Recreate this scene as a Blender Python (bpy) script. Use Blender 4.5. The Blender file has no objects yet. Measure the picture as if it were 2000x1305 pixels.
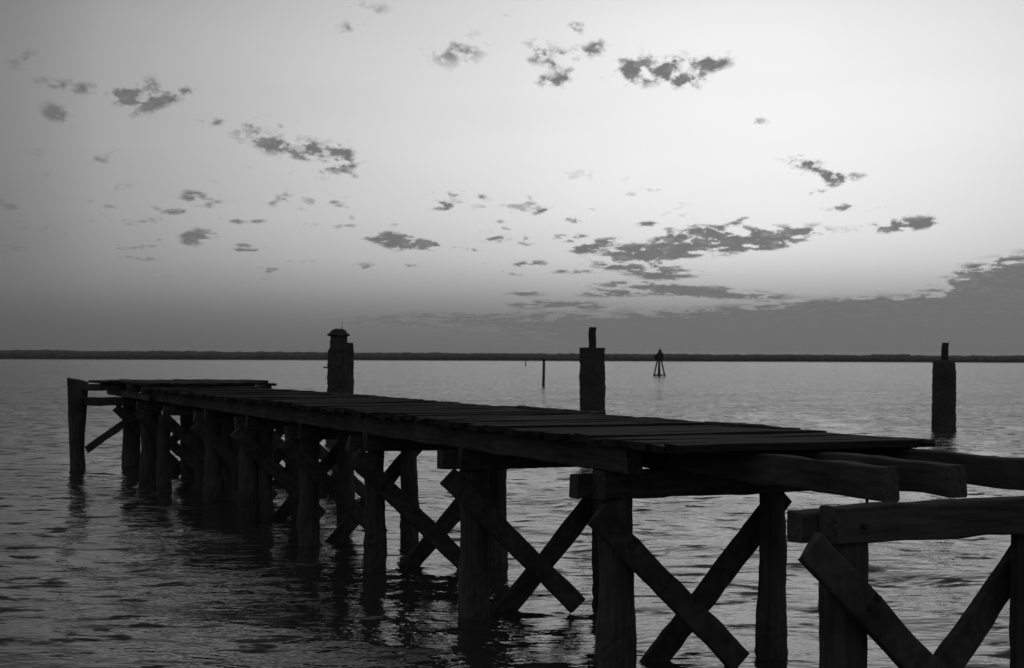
import bpy, bmesh, math, random
import numpy as np
from mathutils import Vector, Matrix, noise
random.seed(7)
S = bpy.context.scene
C = S.collection
R = math.radians

# ------------------------------------------------------------------ camera
cam_d = bpy.data.cameras.new('camera')
cam = bpy.data.objects.new('camera', cam_d)
C.objects.link(cam)
S.camera = cam
cam.location = (0, 0, 2.43)
PITCH, ROLL = 1.02, 0.20
cam.rotation_mode = 'QUATERNION'
cam.rotation_quaternion = (Matrix.Rotation(R(90 + PITCH), 4, 'X') @ Matrix.Rotation(R(ROLL), 4, 'Z')).to_quaternion()
cam_d.sensor_width = 36
cam_d.lens = 50
cam_d.clip_start = 0.05
cam_d.clip_end = 300000
cam_d.dof.use_dof = True
cam_d.dof.focus_distance = 13.0
cam_d.dof.aperture_fstop = 5.0

S.view_settings.view_transform = 'Standard'
S.view_settings.look = 'None'
S.view_settings.exposure = 0
S.view_settings.gamma = 1

# ------------------------------------------------------------------ sky
world = bpy.data.worlds.new('World')
S.world = world
world.use_nodes = True
nt = world.node_tree
nt.nodes.clear()
def N(t, tree=None, **kw):
    n = (tree or nt).nodes.new(t)
    for k, v in kw.items():
        setattr(n, k, v)
    return n
def L(a, b, tree=None):
    (tree or nt).links.new(a, b)
def math_node(op, a, b=None, c=None, tree=None, clamp=False):
    n = N('ShaderNodeMath', tree, operation=op, use_clamp=clamp)
    for i, v in enumerate((a, b, c)):
        if v is None:
            continue
        if isinstance(v, (int, float)):
            n.inputs[i].default_value = v
        else:
            L(v, n.inputs[i], tree)
    return n.outputs[0]
def maprange(v, a, b, c, d, smooth=True, tree=None):
    n = N('ShaderNodeMapRange', tree)
    n.interpolation_type = 'SMOOTHSTEP' if smooth else 'LINEAR'
    L(v, n.inputs['Value'], tree)
    for k, x in zip(('From Min', 'From Max', 'To Min', 'To Max'), (a, b, c, d)):
        n.inputs[k].default_value = x
    return n.outputs['Result']
def ramp(v, pts, interp='EASE'):
    n = N('ShaderNodeValToRGB')
    n.color_ramp.interpolation = interp
    e = n.color_ramp.elements
    while len(e) < len(pts):
        e.new(0.5)
    for k, (p, c) in enumerate(pts):
        e[k].position = p
        e[k].color = (c, c, c, 1)
    L(v, n.inputs[0])
    return n.outputs[0]

tc = N('ShaderNodeTexCoord')
sep = N('ShaderNodeSeparateXYZ')
L(tc.outputs['Generated'], sep.inputs[0])
az = math_node('MULTIPLY', math_node('ARCTAN2', sep.outputs['X'], sep.outputs['Y']), 57.2958)
el = math_node('MULTIPLY', math_node('ARCSINE', sep.outputs['Z']), 57.2958)
F = ramp(math_node('DIVIDE', el, 40.0, clamp=True),
         [(0.0, .15), (.02, .165), (.045, .235), (.07, .43), (.10, .70), (.14, .86), (.20, .96), (.27, .96), (.36, .88), (.55, .62), (1.0, .48)], 'B_SPLINE')
G = ramp(math_node('DIVIDE', math_node('ADD', az, 60.0), 120.0, clamp=True),
         [(0.0, .42), (.15, .30), (.24, .15), (.335, .22), (.365, .36), (.43, .63), (.50, .84), (.553, .99), (.60, 1.02), (.667, .88), (.80, .50), (1.0, .42)], 'B_SPLINE')
gl = math_node('ADD', math_node('MULTIPLY', G, 0.62), 0.33)
low = maprange(el, 0.0, 4.5, 0.0, 1.0)
mixg = N('ShaderNodeMix')
L(low, mixg.inputs[0]); L(gl, mixg.inputs[2]); L(G, mixg.inputs[3])
# uneven high haze in broad soft bands
comb0 = N('ShaderNodeCombineXYZ')
L(math_node('MULTIPLY', az, .05), comb0.inputs[0]); L(math_node('MULTIPLY', el, .22), comb0.inputs[1])
hz = N('ShaderNodeTexNoise'); hz.inputs['Scale'].default_value = 1.0; hz.inputs['Detail'].default_value = 5
L(comb0.outputs[0], hz.inputs['Vector'])
band = maprange(hz.outputs['Fac'], .3, .7, .97, 1.03)
base = math_node('MULTIPLY', math_node('MULTIPLY', F, mixg.outputs[0]), band)
# the physical sky after sunset, in grey, carries a share of the glow
nish = N('ShaderNodeTexSky')
nish.sky_type = 'NISHITA'
nish.sun_disc = False
nish.sun_elevation = R(1.0)
nish.sun_rotation = R(8.0)
bwn = N('ShaderNodeRGBToBW')
L(nish.outputs[0], bwn.inputs[0])
base = math_node('ADD', math_node('MULTIPLY', base, 0.93), math_node('MULTIPLY', math_node('MINIMUM', bwn.outputs[0], 1.5), 0.02))

bg = N('ShaderNodeBackground')
bg.inputs['Strength'].default_value = 1.0
L(base, bg.inputs['Color'])
wo = N('ShaderNodeOutputWorld')
L(bg.outputs[0], wo.inputs[0])

# ------------------------------------------------------------------ materials
def new_mat(name):
    m = bpy.data.materials.new(name)
    m.use_nodes = True
    t = m.node_tree
    b = t.nodes['Principled BSDF']
    return m, t, b
def wood_mat(name, dark, light, scale=6.0, rough=.85, axis=(1, 1, .12)):
    m, t, b = new_mat(name)
    co = N('ShaderNodeTexCoord', t)
    mp = N('ShaderNodeMapping', t); mp.inputs['Scale'].default_value = axis
    L(co.outputs['Object'], mp.inputs['Vector'], t)
    n = N('ShaderNodeTexNoise', t); n.inputs['Scale'].default_value = scale * 4; n.inputs['Detail'].default_value = 8
    L(mp.outputs[0], n.inputs['Vector'], t)
    n2 = N('ShaderNodeTexNoise', t); n2.inputs['Scale'].default_value = 1.6; n2.inputs['Detail'].default_value = 4
    L(co.outputs['Object'], n2.inputs['Vector'], t)
    mul = math_node('MULTIPLY', n.outputs['Fac'], n2.outputs['Fac'], tree=t)
    r = N('ShaderNodeValToRGB', t)
    r.color_ramp.elements[0].position = .12; r.color_ramp.elements[0].color = (*[dark] * 3, 1)
    r.color_ramp.elements[1].position = .42; r.color_ramp.elements[1].color = (*[light] * 3, 1)
    L(mul, r.inputs[0], t)
    L(r.outputs[0], b.inputs['Base Color'], t)
    b.inputs['Roughness'].default_value = rough
    b.inputs['Specular IOR Level'].default_value = .08
    bp = N('ShaderNodeBump', t); bp.inputs['Strength'].default_value = .6; bp.inputs['Distance'].default_value = .01
    L(n.outputs['Fac'], bp.inputs['Height'], t)
    L(bp.outputs[0], b.inputs['Normal'], t)
    return m
M_PILE = wood_mat('creosoted_pile_wood', .022, .066, 7, axis=(1, 1, .07))
M_BEAM = wood_mat('weathered_beam_wood', .022, .066, 6, axis=(.5, .5, .5))
M_CAP = wood_mat('weathered_cap_wood', .020, .066, 7, axis=(.10, 1, 1))
M_STRING = wood_mat('weathered_stringer_wood', .020, .066, 7, axis=(1, .10, 1))
M_PLANK = wood_mat('worn_plank_wood', .010, .020, 4, axis=(.4, 2, 2))
M_IRON = wood_mat('rusted_iron', .015, .04, 9, .7, axis=(1, 1, 1))
M_CRUST = wood_mat('barnacled_piling_surface', .03, .055, 7, .95, axis=(1, 1, 1))
M_TREES = wood_mat('dark_tree_foliage', .05, .10, .02, 1.0, axis=(1, 1, 1))
M_LAND = wood_mat('shore_mud', .04, .08, .02, 1.0, axis=(1, 1, 1))

# water: dark body, clear reflecting skin, small ripples as bump on top of the modelled waves
M_WATER, t, b = new_mat('river_water')
b.inputs['Base Color'].default_value = (.028, .028, .028, 1)
dist = N('ShaderNodeVectorMath', t, operation='LENGTH')
L(N('ShaderNodeNewGeometry', t).outputs['Position'], dist.inputs[0], t)
L(maprange(dist.outputs['Value'], 10, 140, .05, .12, False, t), b.inputs['Roughness'], t)
b.inputs['IOR'].default_value = 1.333
geo = N('ShaderNodeNewGeometry', t)
mp = N('ShaderNodeMapping', t); mp.inputs['Scale'].default_value = (1.0, 1.9, 1); mp.inputs['Rotation'].default_value = (0, 0, R(-7))
L(geo.outputs['Position'], mp.inputs['Vector'], t)
n1 = N('ShaderNodeTexNoise', t); n1.inputs['Scale'].default_value = 1.5; n1.inputs['Detail'].default_value = 4; n1.inputs['Roughness'].default_value = .5
n2 = N('ShaderNodeTexNoise', t); n2.inputs['Scale'].default_value = 5.5; n2.inputs['Detail'].default_value = 2; n2.inputs['Roughness'].default_value = .5
L(mp.outputs[0], n1.inputs['Vector'], t); L(mp.outputs[0], n2.inputs['Vector'], t)
n3 = N('ShaderNodeTexNoise', t); n3.inputs['Scale'].default_value = .12; n3.inputs['Detail'].default_value = 3
L(mp.outputs[0], n3.inputs['Vector'], t)
gust = maprange(n3.outputs['Fac'], .35, .65, .55, 1.1, tree=t)
hgt = math_node('ADD', math_node('MULTIPLY', n1.outputs['Fac'], .06, tree=t), math_node('MULTIPLY', n2.outputs['Fac'], .012, tree=t), tree=t)
hgt = math_node('MULTIPLY', hgt, gust, tree=t)
bp = N('ShaderNodeBump', t); bp.inputs['Strength'].default_value = 1.0; bp.inputs['Distance'].default_value = 1.0
L(hgt, bp.inputs['Height'], t)
# wavelets too small for the mesh tilt the surface directly
sn = N('ShaderNodeTexNoise', t); sn.inputs['Scale'].default_value = 1.7; sn.inputs['Detail'].default_value = 3; sn.inputs['Roughness'].default_value = .55
L(mp.outputs[0], sn.inputs['Vector'], t)
s1 = N('ShaderNodeVectorMath', t, operation='SUBTRACT'); s1.inputs[1].default_value = (.5, .5, .5)
L(sn.outputs['Color'], s1.inputs[0], t)
s2 = N('ShaderNodeVectorMath', t, operation='MULTIPLY'); s2.inputs[1].default_value = (.8, 1.0, 0)
L(s1.outputs[0], s2.inputs[0], t)
s3 = N('ShaderNodeVectorMath', t, operation='SCALE')
L(s2.outputs[0], s3.inputs[0], t)
L(math_node('MULTIPLY', maprange(dist.outputs['Value'], 9, 80, .04, 1.7, True, t), gust, tree=t), s3.inputs['Scale'], t)
s4 = N('ShaderNodeVectorMath', t, operation='ADD')
L(bp.outputs[0], s4.inputs[0], t); L(s3.outputs[0], s4.inputs[1], t)
# short steep wavelet fronts, facing the way the breeze pushes them
fm = N('ShaderNodeMapping', t); fm.inputs['Scale'].default_value = (1.0, 2.1, 1); fm.inputs['Rotation'].default_value = (0, 0, R(4))
L(geo.outputs['Position'], fm.inputs['Vector'], t)
fn = N('ShaderNodeTexNoise', t); fn.inputs['Scale'].default_value = 1.35; fn.inputs['Detail'].default_value = 4; fn.inputs['Roughness'].default_value = .62
L(fm.outputs[0], fn.inputs['Vector'], t)
front = math_node('MULTIPLY', maprange(fn.outputs['Fac'], .54, .70, 0, -1.0, True, t), maprange(dist.outputs['Value'], 12, 60, .6, .75, True, t), tree=t)
fc = N('ShaderNodeCombineXYZ', t); L(front, fc.inputs[1], t)
s6 = N('ShaderNodeVectorMath', t, operation='ADD')
L(s4.outputs[0], s6.inputs[0], t); L(fc.outputs[0], s6.inputs[1], t)
s5 = N('ShaderNodeVectorMath', t, operation='NORMALIZE')
L(s6.outputs[0], s5.inputs[0], t)
L(s5.outputs[0], b.inputs['Normal'], t)

# ------------------------------------------------------------------ helpers
def link(name, me, mat, parent=None):
    o = bpy.data.objects.new(name, me)
    if mat: me.materials.append(mat)
    C.objects.link(o)
    if parent: o.parent = parent
    return o
def obj(name, bm, mat, parent=None, smooth=False):
    me = bpy.data.meshes.new(name)
    bm.normal_update()
    bm.to_mesh(me); bm.free()
    if smooth:
        for p in me.polygons: p.use_smooth = True
    return link(name, me, mat, parent)
def thing(name, label, cat, loc=(0, 0, 0), rz=0, group=None):
    o = bpy.data.objects.new(name, None)
    C.objects.link(o)
    o.location = loc; o.rotation_euler = (0, 0, rz)
    o.empty_display_size = .3
    o['label'] = label; o['category'] = cat
    if group: o['group'] = group
    return o
def loft(bm, rings):
    vs = [[bm.verts.new(p) for p in r] for r in rings]
    n = len(vs[0])
    for a, c in zip(vs, vs[1:]):
        for i in range(n):
            bm.faces.new((a[i], a[(i + 1) % n], c[(i + 1) % n], c[i]))
    bm.faces.new(vs[0][::-1]); bm.faces.new(vs[-1])
def nz(p, s, seed):
    return noise.noise(Vector((p[0] * s + seed * 7.3, p[1] * s - seed * 3.1, p[2] * s + seed)))
def add_beam(bm, a, c, w, h, up=(0, 0, 1), seed=0, rag=.007, ch=.010, step=.09, endrag=.02):
    """worn squared timber from a to c: w across, h along up"""
    a, c = Vector(a), Vector(c)
    d = c - a; Ln = d.length; d.normalize()
    side = d.cross(Vector(up)).normalized(); upv = side.cross(d).normalized()
    prof = []
    for sx, sy in ((1, -1), (1, 1), (-1, 1), (-1, -1)):
        q = [(sx * (w / 2), sy * (h / 2 - ch)), (sx * (w / 2 - ch), sy * (h / 2))]
        prof += q if sx * sy > 0 else q[::-1]
    order = sorted(prof, key=lambda p: math.atan2(p[1], p[0]))
    n = max(2, int(Ln / step) + 1)
    rings = []
    for k in range(n + 1):
        f = k / n
        r = []
        for j, (x, y) in enumerate(order):
            p = a + d * (f * Ln) + side * x + upv * y
            e = rag * (1 + (.5 if k in (0, n) else 0))
            off = side * (nz(p, 3.1, seed + 1) * 2 + nz(p, 14, seed + 2)) * e + upv * (nz(p, 3.1, seed + 5) * 2 + nz(p, 14, seed + 6)) * e
            if k in (0, n):
                off += d * nz(p, 17, seed + 9) * endrag * 2
            r.append(p + off)
        rings.append(r)
    loft(bm, rings)
def beam(name, a, c, w, h, mat, parent, **kw):
    bm = bmesh.new(); add_beam(bm, a, c, w, h, **kw)
    return obj(name, bm, mat, parent)
def sst(a, b, v):
    q = min(1, max(0, (v - a) / (b - a)))
    return q * q * (3 - 2 * q)
def add_pile(bm, base, top, r0, r1, seed=0, rag=.008, nseg=16, topcut=0.0, step=.10, fine=0.0, grow=0.0):
    base, top = Vector(base), Vector(top)
    d = top - base; Ln = d.length
    n = max(3, int(Ln / step))
    rings = []
    for k in range(n + 1):
        f = k / n
        c = base.lerp(top, f)
        c = c + Vector((nz((f * 3, 0, 0), 1, seed), nz((0, f * 3, 0), 1, seed + 3), 0)) * .02
        r = r0 + (r1 - r0) * f
        ring = []
        for j in range(nseg):
            an = 2 * math.pi * j / nseg
            u = Vector((math.cos(an), math.sin(an), 0))
            rr = r + nz(c + u * r, 2.4, seed + 2) * rag * 2 + nz(c + u * r, 11, seed + 4) * (rag + fine)
            if grow and -.6 < c.z < .5:
                rr += grow * sst(.5, .25, c.z) * (.6 + 1.6 * abs(nz(c + u * r, 13, seed + 8)))
            p = c + u * rr
            if k == n:
                p.z += topcut * math.cos(an - 2.8) + nz(p, 9, seed) * rag * 2
            ring.append(p)
        rings.append(ring)
    loft(bm, rings)
def pile(name, base, top, r0, r1, mat, parent, **kw):
    bm = bmesh.new(); add_pile(bm, base, top, r0, r1, **kw)
    return obj(name, bm, mat, parent)

# ------------------------------------------------------------------ water surface
def build_water():
    H = 2.43
    rs = [0.0, 1.5, 2.5]
    # ring spacing follows what an eye at this height resolves
    r = 3.2
    while r < 9000:
        rs.append(r)
        r += min(max(.035, r * r * .00062), 900)
    rs = np.array(rs)
    ths = np.concatenate([np.radians(np.arange(-180, -42, 6)), np.radians(np.linspace(-42, 42, 820)), np.radians(np.arange(48, 180, 6))])
    nr, na = len(rs), len(ths)
    RR, TT = np.meshgrid(rs[1:], ths, indexing='ij')
    X = RR * np.sin(TT); Y = RR * np.cos(TT)
    rng = np.random.RandomState(11)
    Z = np.zeros_like(X)
    for k in range(64):
        lam = .38 * (5.2 / .38) ** (rng.rand() ** 1.1)
        th = R(82) + rng.randn() * .62
        kx, ky = math.cos(th) * 2 * math.pi / lam, math.sin(th) * 2 * math.pi / lam
        amp = .0028 * lam ** .95
        # each train comes in groups
        g = .6 + .4 * np.sin(X * rng.uniform(.12, .5) + Y * rng.uniform(.12, .5) + rng.rand() * 6)
        fade = np.clip(1.4 - RR * .0012 * 12 / lam, 0, 1)
        ph = kx * X + ky * Y + rng.rand() * 6.283 + .5 * np.sin(X * .7 + k) + .5 * np.sin(Y * .45 + k * 2)
        w = np.sin(ph)
        Z += amp * g * fade * (w + .22 * np.cos(2 * ph))
    co = np.zeros((1 + X.size, 3))
    co[1:, 0] = X.ravel(); co[1:, 1] = Y.ravel(); co[1:, 2] = Z.ravel()
    faces = []
    idx = (1 + np.arange(X.size)).reshape(X.shape)
    a = idx[:-1, :]; bq = idx[1:, :]
    a2 = np.roll(a, -1, 1); b2 = np.roll(bq, -1, 1)
    quads = np.stack([a, a2, b2, bq], -1).reshape(-1, 4)
    tris = np.stack([np.zeros(na, int), np.roll(idx[0], -1), idx[0]], -1)
    me = bpy.data.meshes.new('water')
    nq, ntr = len(quads), len(tris)
    me.vertices.add(len(co)); me.vertices.foreach_set('co', co.ravel())
    me.loops.add(nq * 4 + ntr * 3)
    me.loops.foreach_set('vertex_index', np.concatenate([quads[:, ::-1].ravel(), tris[:, ::-1].ravel()]).astype(np.int32))
    me.polygons.add(nq + ntr)
    st = np.concatenate([np.arange(nq) * 4, nq * 4 + np.arange(ntr) * 3]).astype(np.int32)
    me.polygons.foreach_set('loop_start', st)
    me.polygons.foreach_set('use_smooth', np.ones(nq + ntr, bool))
    me.update(calc_edges=True); me.validate()
    if me.polygons[0].normal.z < 0:
        me.flip_normals()
    print('water verts', len(co), 'rings', nr)
    o = link('water', me, M_WATER)
    o.location.z = -.12
    o['kind'] = 'structure'
    o['label'] = 'rippled dark river reaching to the far wooded shore'
    return o
build_water()

# ------------------------------------------------------------------ clouds: a thin broken layer 600 m up
# each patch: azimuth, elevation, half width, half height (degrees), tilt, density
CLOUDS = [
(-18.94,11.27,0.45,0.29,20,0.55), (-17.91,10.42,0.37,0.16,-10,0.60), (-17.25,10.38,0.41,0.21,0,0.45), (-16.31,10.27,0.62,0.16,-10,0.45), (-14.67,10.16,0.87,0.54,15,1.10), (-15.35,10.13,0.45,0.25,0,0.80),
(-13.21,10.22,0.58,0.16,20,0.75), (-18.00,9.32,0.45,0.27,-10,0.75), (-17.53,9.15,0.41,0.19,-15,0.50), (-18.55,7.75,0.41,0.16,0,0.55), (-16.35,7.55,0.45,0.16,25,0.55), (-15.43,6.68,0.45,0.12,20,0.45),
(-11.73,9.43,0.33,0.19,20,0.65), (-12.52,9.46,0.31,0.10,20,0.40), (-10.43,9.23,0.56,0.23,30,0.50), (-9.03,9.17,0.45,0.23,-10,0.50), (-9.99,8.65,0.33,0.31,-40,0.65), (-8.92,8.37,1.40,0.31,-8,1.05),
(-8.11,8.33,0.62,0.25,0,0.80), (-7.10,8.25,0.49,0.27,25,0.65), (-6.69,7.77,0.78,0.21,5,1.00), (-6.59,7.31,0.33,0.14,-20,0.45), (-12.66,6.44,0.35,0.19,0,0.70), (-12.11,6.40,0.25,0.12,0,0.50),
(-13.00,5.84,0.70,0.12,10,0.45), (-11.81,6.06,0.29,0.12,0,0.45), (-12.70,4.72,0.37,0.19,15,0.95), (-10.62,5.46,0.58,0.12,-3,0.55), (-10.71,4.35,0.58,0.08,3,0.55), (-9.32,6.36,0.41,0.19,25,0.45),
(-8.31,5.36,0.37,0.08,0,0.45), (-7.09,6.19,0.37,0.14,10,0.45), (-16.38,5.35,0.29,0.12,0,0.40), (-5.19,4.92,0.41,0.16,10,0.60), (-4.23,4.75,0.91,0.25,0,1.10), (-3.20,4.63,0.70,0.14,-5,0.70),
(-2.68,6.62,0.58,0.16,0,0.80), (-2.73,6.13,0.49,0.14,15,0.65), (-1.34,6.48,0.35,0.10,0,0.45), (-0.45,4.86,0.41,0.12,5,0.70), (-5.78,13.84,0.78,0.19,-5,0.40), (-6.60,13.06,0.45,0.19,15,0.40),
(-2.32,12.28,1.03,0.49,15,0.62), (-0.21,13.87,0.35,0.19,0,0.40), (0.99,12.29,0.52,0.31,10,0.75), (2.48,13.23,0.58,0.19,0,0.65), (2.52,12.18,0.87,0.25,12,0.95), (1.97,11.85,0.37,0.23,30,0.50),
(3.56,12.46,0.41,0.25,25,0.50), (1.55,11.15,0.66,0.16,0,0.80), (2.13,11.35,0.41,0.14,30,0.65), (4.96,11.81,0.74,0.39,20,0.95), (5.78,11.28,1.15,0.29,-8,0.85), (6.19,11.63,0.70,0.27,30,0.80),
(7.11,11.86,0.78,0.16,0,0.65), (7.98,11.74,0.52,0.29,20,0.75), (7.00,11.11,0.95,0.19,10,0.95), (9.73,9.51,0.35,0.14,0,0.45), (11.52,7.81,0.62,0.16,-8,0.80), (12.21,7.53,0.70,0.19,-20,0.80),
(12.90,7.23,0.62,0.16,-8,1.00), (12.01,6.70,0.45,0.08,5,0.60), (12.80,6.84,0.52,0.10,15,0.55), (13.49,6.00,0.87,0.10,3,1.10), (15.48,5.34,1.03,0.21,8,1.10), (14.65,5.20,0.82,0.08,5,0.65),
(1.24,6.01,0.35,0.12,0,0.65), (2.58,5.62,0.37,0.12,15,0.65), (1.76,5.47,0.29,0.10,0,0.50), (6.38,5.99,0.29,0.10,20,0.55), (5.36,5.43,0.37,0.10,10,0.50), (9.01,5.59,0.37,0.08,15,0.60),
(3.30,4.59,0.62,0.16,12,1.00), (4.43,4.38,0.41,0.14,20,0.70), (2.48,4.90,0.33,0.10,10,0.50), (8.20,4.67,2.89,0.31,7,1.25), (5.66,4.25,1.20,0.23,8,1.10), (6.99,4.97,0.82,0.19,10,0.95),
(8.21,5.12,0.82,0.16,8,0.95), (10.52,4.70,1.03,0.19,10,0.85), (4.94,3.76,1.24,0.12,-2,0.90), (5.86,3.42,1.07,0.16,-3,0.90), (0.58,3.83,0.58,0.12,5,0.70), (2.68,3.54,0.74,0.08,0,0.50),
(6.37,2.87,2.43,0.16,-3,0.95), (4.12,2.67,1.24,0.12,0,0.75), (8.20,2.63,1.75,0.12,-3,0.90), (1.96,2.23,1.65,0.14,0,0.75), (0.62,2.64,0.74,0.10,0,0.45), (12.19,1.39,8.25,0.49,3,1.50),
(13.96,2.22,2.47,0.12,2,0.90), (17.02,1.01,9.90,0.91,2,1.60), (21.35,2.17,2.43,1.24,0,1.90), (20.18,3.35,1.55,0.27,0,2.60), (19.99,2.93,1.55,0.25,0,2.60), (19.90,2.54,1.48,0.25,0,2.40),
(2.68,1.46,6.19,0.29,1,0.60), (-3.09,1.67,3.71,0.21,2,0.40)]

def fbm(x, y, seed, octaves=5, rough=.55):
    rng = np.random.RandomState(seed)
    out = np.zeros_like(x); amp = 1.0; tot = 0
    for o_ in range(octaves):
        tab = rng.rand(256, 256)
        th = .6 * o_ + seed
        xx = (x * math.cos(th) - y * math.sin(th)) * 2 ** o_ + 37.1 * o_ + 500
        yy = (x * math.sin(th) + y * math.cos(th)) * 2 ** o_ + 11.7 * o_ + 500
        xi = np.floor(xx).astype(int); yi = np.floor(yy).astype(int)
        fx = xx - xi; fy = yy - yi
        fx = fx * fx * (3 - 2 * fx); fy = fy * fy * (3 - 2 * fy)
        g = lambda i, j: tab[(xi + i) % 256, (yi + j) % 256]
        v = (g(0, 0) * (1 - fx) + g(1, 0) * fx) * (1 - fy) + (g(0, 1) * (1 - fx) + g(1, 1) * fx) * fy
        out += amp * v; tot += amp; amp *= rough
    return out / tot
def sstep(a, b, v):
    q = np.clip((v - a) / (b - a), 0, 1)
    return q * q * (3 - 2 * q)
def build_clouds():
    A, E = np.meshgrid(np.arange(-25, 26, .045), np.arange(.30, 16, .03), indexing='ij')
    x, y = A * .75, 11 * np.log(E / 3)
    hi = sstep(4, 8, E)
    WA = A + (fbm(x * 1.1, y * 1.1, 1) - .5) * .9 + (fbm(x * 4, y * 4, 6) - .5) * .3
    WE = E + ((fbm(x * 1.1, y * 1.1, 2) - .5) * .42 + (fbm(x * 4, y * 4, 7) - .5) * .16) * (.38 + .62 * hi)
    acc = np.zeros_like(A)
    for a, e, rx, ry, rot, s in CLOUDS:
        c, sn = math.cos(R(rot)), math.sin(R(rot))
        dx, dy = WA - a, WE - e
        p, q = (dx * c + dy * sn) / rx, (-dx * sn + dy * c) / ry
        acc += s * (1.7 if rx < .72 else 1.25) * np.exp(-.72 * (p * p + q * q))
    det = fbm(x * 2.1 + y * .35, y * 2.2, 3, 6, .66)
    slit = fbm(A * .35, E * 5.5, 21, 4, .6)
    # scattered faint flecks between the larger patches
    flk = fbm(x * .9, y * 1.1, 9, 3) 
    fl = sstep(.54, .78, fbm(x * 1.5 + y * .3, y * 1.7, 12, 5, .6)) * sstep(.42, .60, flk) * sstep(9.5, 6.0, E) * sstep(2.6, 3.6, E) * sstep(13, 4, A)
    dens = acc * np.clip(7.0 * (det - .405 + .05 * (1 - hi)), 0, 1.8) + 1.2 * sstep(.75, 1.35, acc) * sstep(3.6, 2.8, E) * sstep(.22, .34, slit) + .6 * sstep(1.2, 2.0, acc) + .8 * fl
    dens *= sstep(.30, .42, E)
    m = hi * np.clip((dens - .16) / 1.35, 0, 1) ** 1.05 + (1 - hi) * sstep(.16, 1.0, dens)
    m = np.clip(m * (.72 + .56 * fbm(x * 3.3, y * 3.3, 15, 5, .65)), 0, 1) * .97
    alt = 600.0
    rh = alt / np.tan(np.radians(E))
    P = np.stack([np.sin(np.radians(A)) * rh, np.cos(np.radians(A)) * rh, np.full_like(A, alt)], -1).reshape(-1, 3)
    keep = np.maximum.reduce([m[:-1, :-1], m[1:, :-1], m[:-1, 1:], m[1:, 1:]]) > .03
    idx = np.arange(A.size).reshape(A.shape)
    quads = np.stack([idx[:-1, :-1], idx[1:, :-1], idx[1:, 1:], idx[:-1, 1:]], -1)[keep]
    used, inv = np.unique(quads.ravel(), return_inverse=True)
    P = P[used]; mm = m.ravel()[used]
    me = bpy.data.meshes.new('clouds')
    me.vertices.add(len(P)); me.vertices.foreach_set('co', P.ravel())
    me.loops.add(len(inv)); me.loops.foreach_set('vertex_index', inv.astype(np.int32))
    me.polygons.add(len(quads)); me.polygons.foreach_set('loop_start', (np.arange(len(quads)) * 4).astype(np.int32))
    me.update(calc_edges=True)
    at = me.attributes.new('cover', 'FLOAT', 'POINT')
    at.data.foreach_set('value', np.clip(mm - .02, 0, 1).astype(np.float32))
    print('cloud faces', len(quads))
    m_, t, b = new_mat('thin_cloud')
    t.nodes.remove(b)
    at_ = N('ShaderNodeAttribute', t, attribute_name='cover')
    tr = N('ShaderNodeBsdfTransparent', t)
    tl = N('ShaderNodeBsdfTranslucent', t); tl.inputs['Color'].default_value = (.62, .62, .62, 1)
    mx = N('ShaderNodeMixShader', t)
    L(at_.outputs['Fac'], mx.inputs[0], t); L(tr.outputs[0], mx.inputs[1], t); L(tl.outputs[0], mx.inputs[2], t)
    L(mx.outputs[0], t.nodes['Material Output'].inputs['Surface'], t)
    o = link('clouds', me, m_)
    o['kind'] = 'stuff'; o['label'] = 'ragged dark evening clouds scattered over the bright sky'; o['category'] = 'clouds'
build_clouds()

# ------------------------------------------------------------------ far shore
def build_shore():
    bm = bmesh.new()
    D = 2300
    rings = []
    for a in np.arange(-58, 58.1, 1.0):
        r = D + 60 * nz((a, 0, 0), .12, 4)
        s, c = math.sin(R(a)), math.cos(R(a))
        rings.append([Vector((s * q, c * q, z)) for q, z in ((r, -1), (r + 4, .5), (r + 30, 1.2), (r + 500, 2.5), (r + 500, -1))])
    loft(bm, rings)
    o = obj('land', bm, M_LAND)
    o['kind'] = 'structure'; o['label'] = 'low far shore under the tree line'
    bm = bmesh.new()
    rnd = random.Random(3)
    ico = bmesh.new(); bmesh.ops.create_icosphere(ico, subdivisions=2, radius=1)
    iv = [v.co.copy() for v in ico.verts]; ic = [[v.index for v in f.verts] for f in ico.faces]; ico.free()
    a = -56.0
    while a < 56:
        for row in range(2):
            # a little taller towards the left end, with a few rises
            base_h = 11.3 - .09 * a * (1 if a < 20 else .6)
            rise = 1.6 * max(0, nz((a, row, 0), .45, 2)) + .8 * nz((a, row, 0), 2.1, 6)
            if 14.2 < a < 15.6: rise += 1.5
            h = base_h + rise + rnd.uniform(-.5, .4)
            r = D + 22 + row * 26 + rnd.uniform(-6, 6)
            cx, cy = math.sin(R(a)) * r, math.cos(R(a)) * r
            w = rnd.uniform(7, 12); hz_ = h * .5
            vs = []
            for v in iv:
                k = 1 + .28 * noise.noise(v * 1.7 + Vector((a, row, 0)) * 3)
                vs.append(bm.verts.new((cx + v.x * w * k, cy + v.y * w * k, hz_ + v.z * hz_ * k + .8)))
            for f in ic: bm.faces.new([vs[i] for i in f])
        a += rnd.uniform(.09, .16)
    o = obj('distant_woodland', bm, M_TREES)
    o['kind'] = 'stuff'; o['label'] = 'unbroken dark band of trees along the far shore'; o['category'] = 'woodland'
build_shore()

# ------------------------------------------------------------------ pier
PX, PY, PR = 2.046, 8.77, math.atan2(.41, .912)
SP = 2.96                      # bent spacing
CAP_B, CAP_T = 1.32, 1.546     # cap beam underside and top above the water
ST_T = 1.757                   # stringer top
DECK = 1.82
pier = thing('pier', 'decaying dark timber pier with crossed braces running out to a broader head', 'pier', (PX, PY, 0), PR)

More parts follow.
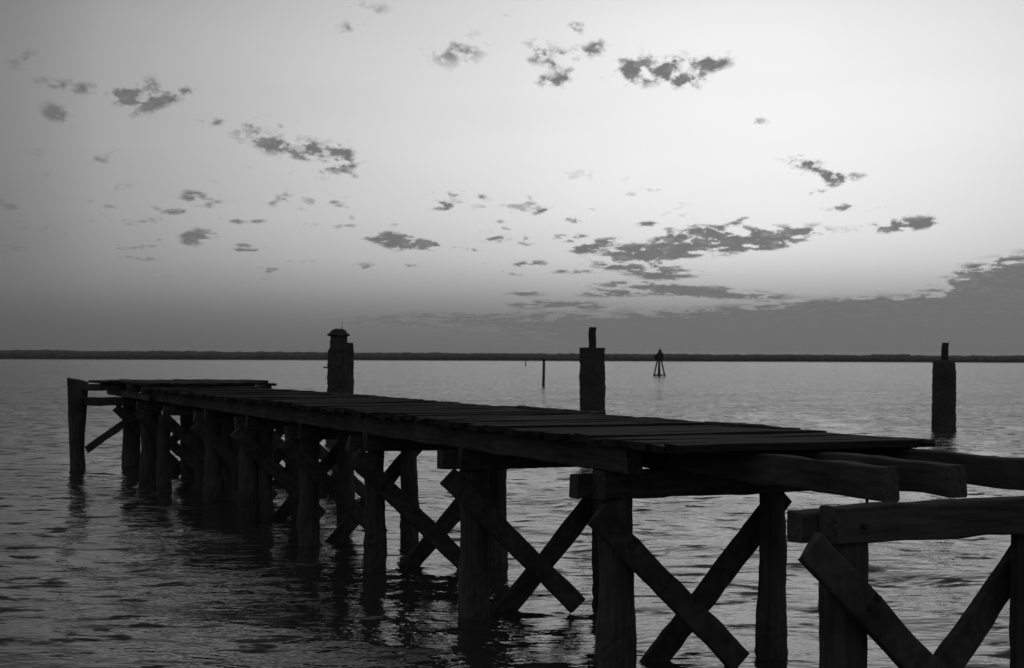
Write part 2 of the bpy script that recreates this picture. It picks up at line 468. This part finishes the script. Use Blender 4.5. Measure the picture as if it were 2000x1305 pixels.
# each bent: row A pile (s shift, u shift, radius), row B pile
ROWS = [
    dict(A=(0, 0, .150), B=(1.52, 0, .130)),
    dict(A=(0.0, 0, .150), B=(1.51, 0, .118)),
    dict(A=(0.02, 0, .148), B=(1.50, .04, .125)),
    dict(A=(-.02, 0, .124), B=(1.54, 0, .130)),
    dict(A=(.03, 0, .140), B=(1.50, 0, .123)),
    dict(A=(-.09, 0, .150), B=(1.50, 0, .135)),
    dict(A=(.0, 0, .150), B=(1.52, 0, .140)),
    dict(A=(-.29, 0, .125), B=(1.50, 0, .150)),
    dict(A=(-.10, 0, .150), B=(1.52, 0, .145)),
    dict(A=(.04, 0, .20), B=(1.50, 0, .150)),
]
for n, rw in enumerate(ROWS):
    u = n * SP
    for key in 'AB':
        s, du, r = rw[key]
        pile('pile', (s, u + du, -1.3), (s + random.uniform(-.01, .01), u + du, CAP_B + .004), r * 1.02, r * .98, M_PILE, pier, seed=n * 3 + (key == 'B'), step=.05 if n < 6 else .1, nseg=22 if n < 6 else 16, grow=.014)
    # twin clamps bolted over the pile heads, the rear one sitting a little lower and longer
    el_, er_ = random.uniform(-.03, .03), random.uniform(-.04, .04)
    zz = (0, 0, .018, .02, 0, 0, 0, 0, 0, 0)[n]
    sl = -.16 + el_ if n else -.18
    send = 2.05 if n < 7 else 3.0
    beam('cap_beam', (sl, u - .085, (CAP_B + CAP_T) / 2 + zz), (send + er_, u - .085, (CAP_B + CAP_T) / 2 + zz), .165, CAP_T - CAP_B, M_CAP, pier, seed=n, rag=.007)
    beam('cap_beam', (-.30 + el_, u + .095, (CAP_B + CAP_T) / 2 - .02 + zz), (send + .1 + er_, u + .095, (CAP_B + CAP_T) / 2 - .035 + zz), .165, CAP_T - CAP_B - .04, M_CAP, pier, seed=n + 20, rag=.007)
    # crossed braces, one on each face of the bent
    if n < 10:
        j = [random.uniform(-.03, .03) for _ in range(4)] if n > 2 else [0] * 4
        fr = -.212
        beam('cross_brace', (-.41 + j[0] + (0, .13, .05)[n if n < 3 else 2], u + fr, 1.335 - (0, .115, .04)[n if n < 3 else 2]), (1.05 + j[1] * .5, u + fr, -.045), .075, .205, M_BEAM, pier, seed=n + 40)
        beam('cross_brace', (1.77 + j[2], u - fr, 1.27), (.17 + j[3], u - fr, -.42), .075, .205, M_BEAM, pier, seed=n + 60)
        if n > 5:
            beam('cross_brace', (1.35 + j[0], u + fr, 1.25), (3.05, u + fr, -.30), .075, .20, M_BEAM, pier, seed=n + 80)
            beam('cross_brace', (3.25 + j[1], u - fr, 1.25), (1.75, u - fr, -.35), .075, .20, M_BEAM, pier, seed=n + 100)
        for s_, z_, f_ in ((0, .955, fr), (.05, 1.01, fr), (1.51, 1.03, -fr), (.02, 1.43, -.17), (1.53, 1.45, -.17)):
            bm = bmesh.new()
            sg = -1 if f_ < 0 else 1
            add_pile(bm, (0, 0, 0), (0, 0, .035), .022, .018, nseg=6, rag=0, step=.02)
            bmesh.ops.rotate(bm, verts=bm.verts, matrix=Matrix.Rotation(R(-90 * sg), 3, 'X'))
            bmesh.ops.translate(bm, verts=bm.verts, vec=(s_, u + f_ + sg * (.036 if abs(f_) > .2 else 0), z_))
            obj('bolt', bm, M_IRON, pier)

# stringers along the pier, resting on the caps, lengths butted over every third bent
for s in (-.12, .385, .94, 1.735):
    u0 = .03 if s > 0 else 2.42
    last = 23.5
    cuts = [u0] + [x * SP for x in ((2, 5) if s in (.385, 1.735) else (3, 6))] + [last]
    for k, (p, q) in enumerate(zip(cuts, cuts[1:])):
        if s > 1.7 and k == 0: p = -3.0
        beam('stringer', (s + random.uniform(-.01, .01), p + .006, (CAP_T + ST_T) / 2 + .003), (s + random.uniform(-.01, .01), q - .006, (CAP_T + ST_T) / 2 + .003), .125, ST_T - CAP_T, M_STRING, pier, seed=int(s * 10) + k, rag=.007, step=.14)
# deck of cross planks, uneven ends and surface, some cupped, some gone soft
bm = bmesh.new()
rnd = random.Random(5)
u = 1.42
while u < 22.9:
    w = rnd.uniform(.18, .25)
    lift = rnd.uniform(-.007, .016) + .010 * nz((u, 0, 0), .8, 3)
    if 6.9 < u < 7.4: lift += .012
    if rnd.random() < .10: lift -= .012
    s1 = 1.90 + rnd.uniform(-.03, .04)
    add_beam(bm, (-.33 + rnd.uniform(-.05, .05), u + w / 2, ST_T + .034 + lift), (s1, u + w / 2, ST_T + .034 + lift), w - .012, .058, seed=int(u * 10), rag=.004, ch=.006, step=.7)
    u += w
obj('deck', bm, M_PLANK, pier)
# broken edge timber lying along the far side of the deck
for p, q, lift in ((1.40, 3.1, -.004), (3.12, 4.5, .012), (4.52, 6.6, .0), (6.7, 8.9, .020), (8.92, 12.7, .0), (12.72, 15.6, .008), (15.62, 19.6, .004)):
    beam('edge_timber', (1.87, p, DECK - .006 + lift), (1.87, q, DECK - .006 + lift), .11, .030, M_BEAM, pier, seed=int(p), rag=.007, ch=.005, step=.12, endrag=.03)
# thin iron rod hanging between the stringers near the landward end
pile('tie_rod', (.66, .62, 1.38), (.66, .62, 1.77), .011, .011, M_IRON, pier, seed=2, rag=.001, nseg=8)

# pier head: wider, slightly raised, with an extra row of piles on each side
HB, HT = 1.685, 1.905
for s, u, r0, r1, top, cut in ((-1.17, 26.6, .10, .235, 1.93, .05), (3.05, 23.68, .15, .15, CAP_B, 0), (3.02, 26.64, .15, .15, CAP_B, 0),
                          (2.3, 20.72, .15, .14, CAP_B, 0), (1.0, 20.80, .16, .16, CAP_B, 0), (.75, 23.7, .15, .15, CAP_B, 0), (2.25, 23.70, .14, .14, CAP_B, 0),
                          (.42, 17.76, .17, .16, CAP_B, 0), (2.2, 26.6, .15, .15, CAP_B, 0), (.62, 26.6, .12, .12, CAP_B, 0), (.17, 14.8, .14, .14, CAP_B, 0), (.42, 20.7, .15, .15, CAP_B, 0)):
    pile('pile', (s, u, -1.3), (s, u, top), r0, r1, M_PILE, pier, seed=int(s * 9 + u), topcut=cut, step=.1)
pile('pile', (-1.0, 26.75, -1.3), (-1.25, 26.42, 1.50), .12, .16, M_PILE, pier, seed=77, step=.1)
beam('cap_beam', (-1.05, 26.38, 1.433), (.1, 26.38, 1.433), .14, .19, M_BEAM, pier, seed=91)
beam('head_beam', (-1.12, 26.45, (HB + HT - .07) / 2), (2.9, 26.45, (HB + HT - .07) / 2), .16, HT - HB - .06, M_BEAM, pier, seed=92)
for u in (23.0, 24.8, 28.0):
    beam('head_beam', (-.35, u, (HB + HT - .07) / 2), (2.4, u, (HB + HT - .07) / 2), .16, HT - HB - .06, M_BEAM, pier, seed=int(u))
for s in (-.2, .9, 1.9, 2.3):
    beam('bearer', (s, 22.4, 1.615), (s, 28.2, 1.615), .18, .13, M_BEAM, pier, seed=int(s * 5), step=.3)
bm = bmesh.new()
s = -.72
while s < 2.95:
    w = rnd.uniform(.2, .28)
    lift = rnd.uniform(-.008, .012)
    u0 = 22.8 + rnd.uniform(-.08, .08) if -.3 < s < 2.3 else 26.2
    add_beam(bm, (s + w / 2, u0, HT - .028 + lift), (s + w / 2, 28.25 + rnd.uniform(-.08, .06), HT - .028 + lift), w - .014, .056, seed=int(s * 20), rag=.004, ch=.006, step=.6)
    s += w
obj('head_deck', bm, M_PLANK, pier)
beam('head_brace', (-1.0, 26.36, .34), (.32, 26.36, 1.27), .07, .16, M_BEAM, pier, seed=96)
beam('head_brace', (2.05, 26.36, .1), (3.15, 26.36, 1.2), .07, .18, M_BEAM, pier, seed=97)
beam('head_brace', (3.1, 23.5, .0), (2.0, 23.5, 1.2), .07, .18, M_BEAM, pier, seed=98)

# ------------------------------------------------------------------ mooring pilings behind the pier
def cluster_label(o): return o
def moor(name, x, y, top, label, capstyle, seed, rz=0):
    t_ = thing(name, label, 'piling', (x, y, 0), rz, 'mooring pilings behind the pier')
    if capstyle != 'dome':
        bm = bmesh.new()
        add_pile(bm, (0, 0, -1.4), (0, 0, top - (.09 if capstyle == 'chamfer' else 0)), .44, .415, seed=seed, rag=.014, nseg=36, step=.09, fine=.016)
        obj('shaft', bm, M_CRUST, t_)
        bm = bmesh.new()
        if capstyle == 'chamfer':
            add_pile(bm, (0, 0, top - .088), (0, 0, top + .01), .41, .30, seed=seed + 1, rag=.012, nseg=28, step=.04)
        else:
            add_pile(bm, (0, 0, top - .07), (0, 0, top + .012), .432, .425, seed=seed + 1, rag=.008, nseg=28, step=.04)
        obj('collar', bm, M_CRUST, t_)
    return t_
m = moor('mooring_piling', 16.0, 52.7, 2.44, 'stout piling with thin post on top, standing alone in open water right of the pier', 'chamfer', 4)
pile('post', (.03, 0, 2.43), (.06, 0, 3.10), .135, .125, M_IRON, m, seed=8, rag=.004, nseg=18)
m = moor('mooring_piling', 2.66, 47.0, 2.81, 'flat-topped stout piling with a tall narrow post, rising behind the middle of the pier deck', 'flat', 9)
pile('post', (.0, 0, 2.80), (.0, 0, 3.50), .125, .125, M_IRON, m, seed=8, rag=.004, nseg=18)
# worn cluster with a ragged rounded top and a lower timber at its right side
m = moor('mooring_piling', -5.36, 44.5, 3.0, 'ragged round-headed piling with a lower timber on its right, behind the pier', 'dome', 12)
bm = bmesh.new(); add_pile(bm, (-.13, 0, -1.4), (-.09, 0, 2.72), .37, .285, seed=31, rag=.02, nseg=30, step=.07, fine=.03); obj('shaft', bm, M_CRUST, m)
bm = bmesh.new(); add_pile(bm, (.24, -.06, -1.4), (.20, -.06, 2.93), .22, .215, seed=33, rag=.012, nseg=24, step=.08, fine=.012); obj('side_timber', bm, M_PILE, m)
bm = bmesh.new()
rings = []
for z, r in ((2.70, .29), (2.82, .27), (2.95, .275), (3.08, .26), (3.13, .26)):
    rings.append([Vector((-.06 + math.cos(a) * (r + .02 * nz((math.cos(a), math.sin(a), z), 4, 3)), math.sin(a) * r, z)) for a in np.linspace(0, 2 * math.pi, 25)[:-1]])
loft(bm, rings); obj('neck', bm, M_CRUST, m)
bm = bmesh.new()
rings = []
for z, r in ((3.13, .25), (3.15, .345), (3.18, .355), (3.23, .28), (3.30, .23), (3.345, .16), (3.36, .05)):
    rings.append([Vector((-.05 + math.cos(a) * (r * (1 + .22 * nz((math.cos(a), math.sin(a), z), 3, 5))), math.sin(a) * r, z + .03 * nz((math.cos(a), math.sin(a), 0), 3, 8))) for a in np.linspace(0, 2 * math.pi, 25)[:-1]])
loft(bm, rings); obj('cap', bm, M_IRON, m)
bm = bmesh.new(); add_beam(bm, (-.52, 0, 2.16), (-.38, 0, 2.14), .05, .05, seed=5); obj('spike', bm, M_IRON, m)
bm = bmesh.new(); add_pile(bm, (.02, 0, 3.33), (.06, 0, 3.58), .010, .006, seed=5, rag=.001, nseg=6); obj('wire', bm, M_IRON, m)

# ------------------------------------------------------------------ channel markers
t_ = thing('marker_pile', 'slim single post standing in open water just left of the flat-topped piling', 'marker', (3.01, 136.5, -.12), 0)
pile('post', (0, 0, -1), (.06, 0, 2.45), .15, .125, M_PILE, t_, seed=3, nseg=14, step=.3)
pile('cap', (.06, 0, 2.44), (.06, 0, 2.60), .16, .15, M_IRON, t_, seed=3, nseg=14, step=.1)
t_ = thing('marker_pile', 'tiny faint post far off, close under the wooded shore', 'marker', (5.25, 546, -.12), 0)
pile('post', (0, 0, -1), (0, 0, 2.6), .22, .18, M_PILE, t_, seed=3, nseg=10, step=.6)
t_ = thing('channel_beacon', 'splay-legged channel beacon with dark boards on top, near the far shore', 'beacon', (22.95, 221.5, -.12), R(12))
t_.scale = (1.05, 1.05, 1.05)
for q, (bx, by) in enumerate(((-.95, -.3), (.80, -.3), (-.12, -.62), (.10, .8))):
    pile('leg', (bx * 1.12, by * 1.12, -.6), (bx * .33, by * .33, 2.45), .12, .11, M_PILE, t_, seed=q, nseg=10, step=.4)
for a_, c_ in (((-1.0, -.35, .14), (-.12, -.66, .14)), ((-.12, -.66, .16), (.84, -.35, .16)), ((.84, -.3, .18), (.1, .85, .18)), ((-1.0, -.3, .2), (.1, .85, .2))):
    beam('brace', a_, c_, .1, .16, M_PILE, t_, seed=3)
beam('platform', (-.62, 0, 2.45), (.62, 0, 2.45), .9, .16, M_PILE, t_, seed=3)
beam('daymark', (0, -.38, 2.5), (0, -.38, 3.5), 1.0, .06, M_IRON, t_, up=(0, 1, 0), seed=3)
beam('daymark', (-.25, .34, 2.5), (-.25, .34, 3.25), .75, .06, M_IRON, t_, up=(0, 1, 0), seed=6)
beam('battery_box', (.05, 0, 2.5), (.05, 0, 3.35), .55, .5, M_IRON, t_, up=(0, 1, 0), seed=7)
pile('lantern', (.1, 0, 3.35), (.1, 0, 3.95), .27, .2, M_IRON, t_, seed=5, nseg=14, step=.15)
pile('mast', (.1, 0, 3.95), (.1, 0, 4.35), .04, .03, M_IRON, t_, seed=5, nseg=8, rag=.002)

# ------------------------------------------------------------------ evening haze over the water
bm = bmesh.new()
bmesh.ops.create_cube(bm, size=1)
bmesh.ops.scale(bm, vec=(19000, 19000, 24), verts=bm.verts)
bmesh.ops.translate(bm, vec=(0, 0, 10), verts=bm.verts)
m_, t, b = new_mat('thin_haze')
t.nodes.remove(b)
v = N('ShaderNodeVolumePrincipled', t)
v.inputs['Color'].default_value = (.9, .9, .9, 1)
v.inputs['Density'].default_value = .00005
L(v.outputs[0], t.nodes['Material Output'].inputs['Volume'], t)
o = obj('haze', bm, m_)
o['kind'] = 'stuff'; o['label'] = 'thin evening haze over the river'; o['category'] = 'haze'
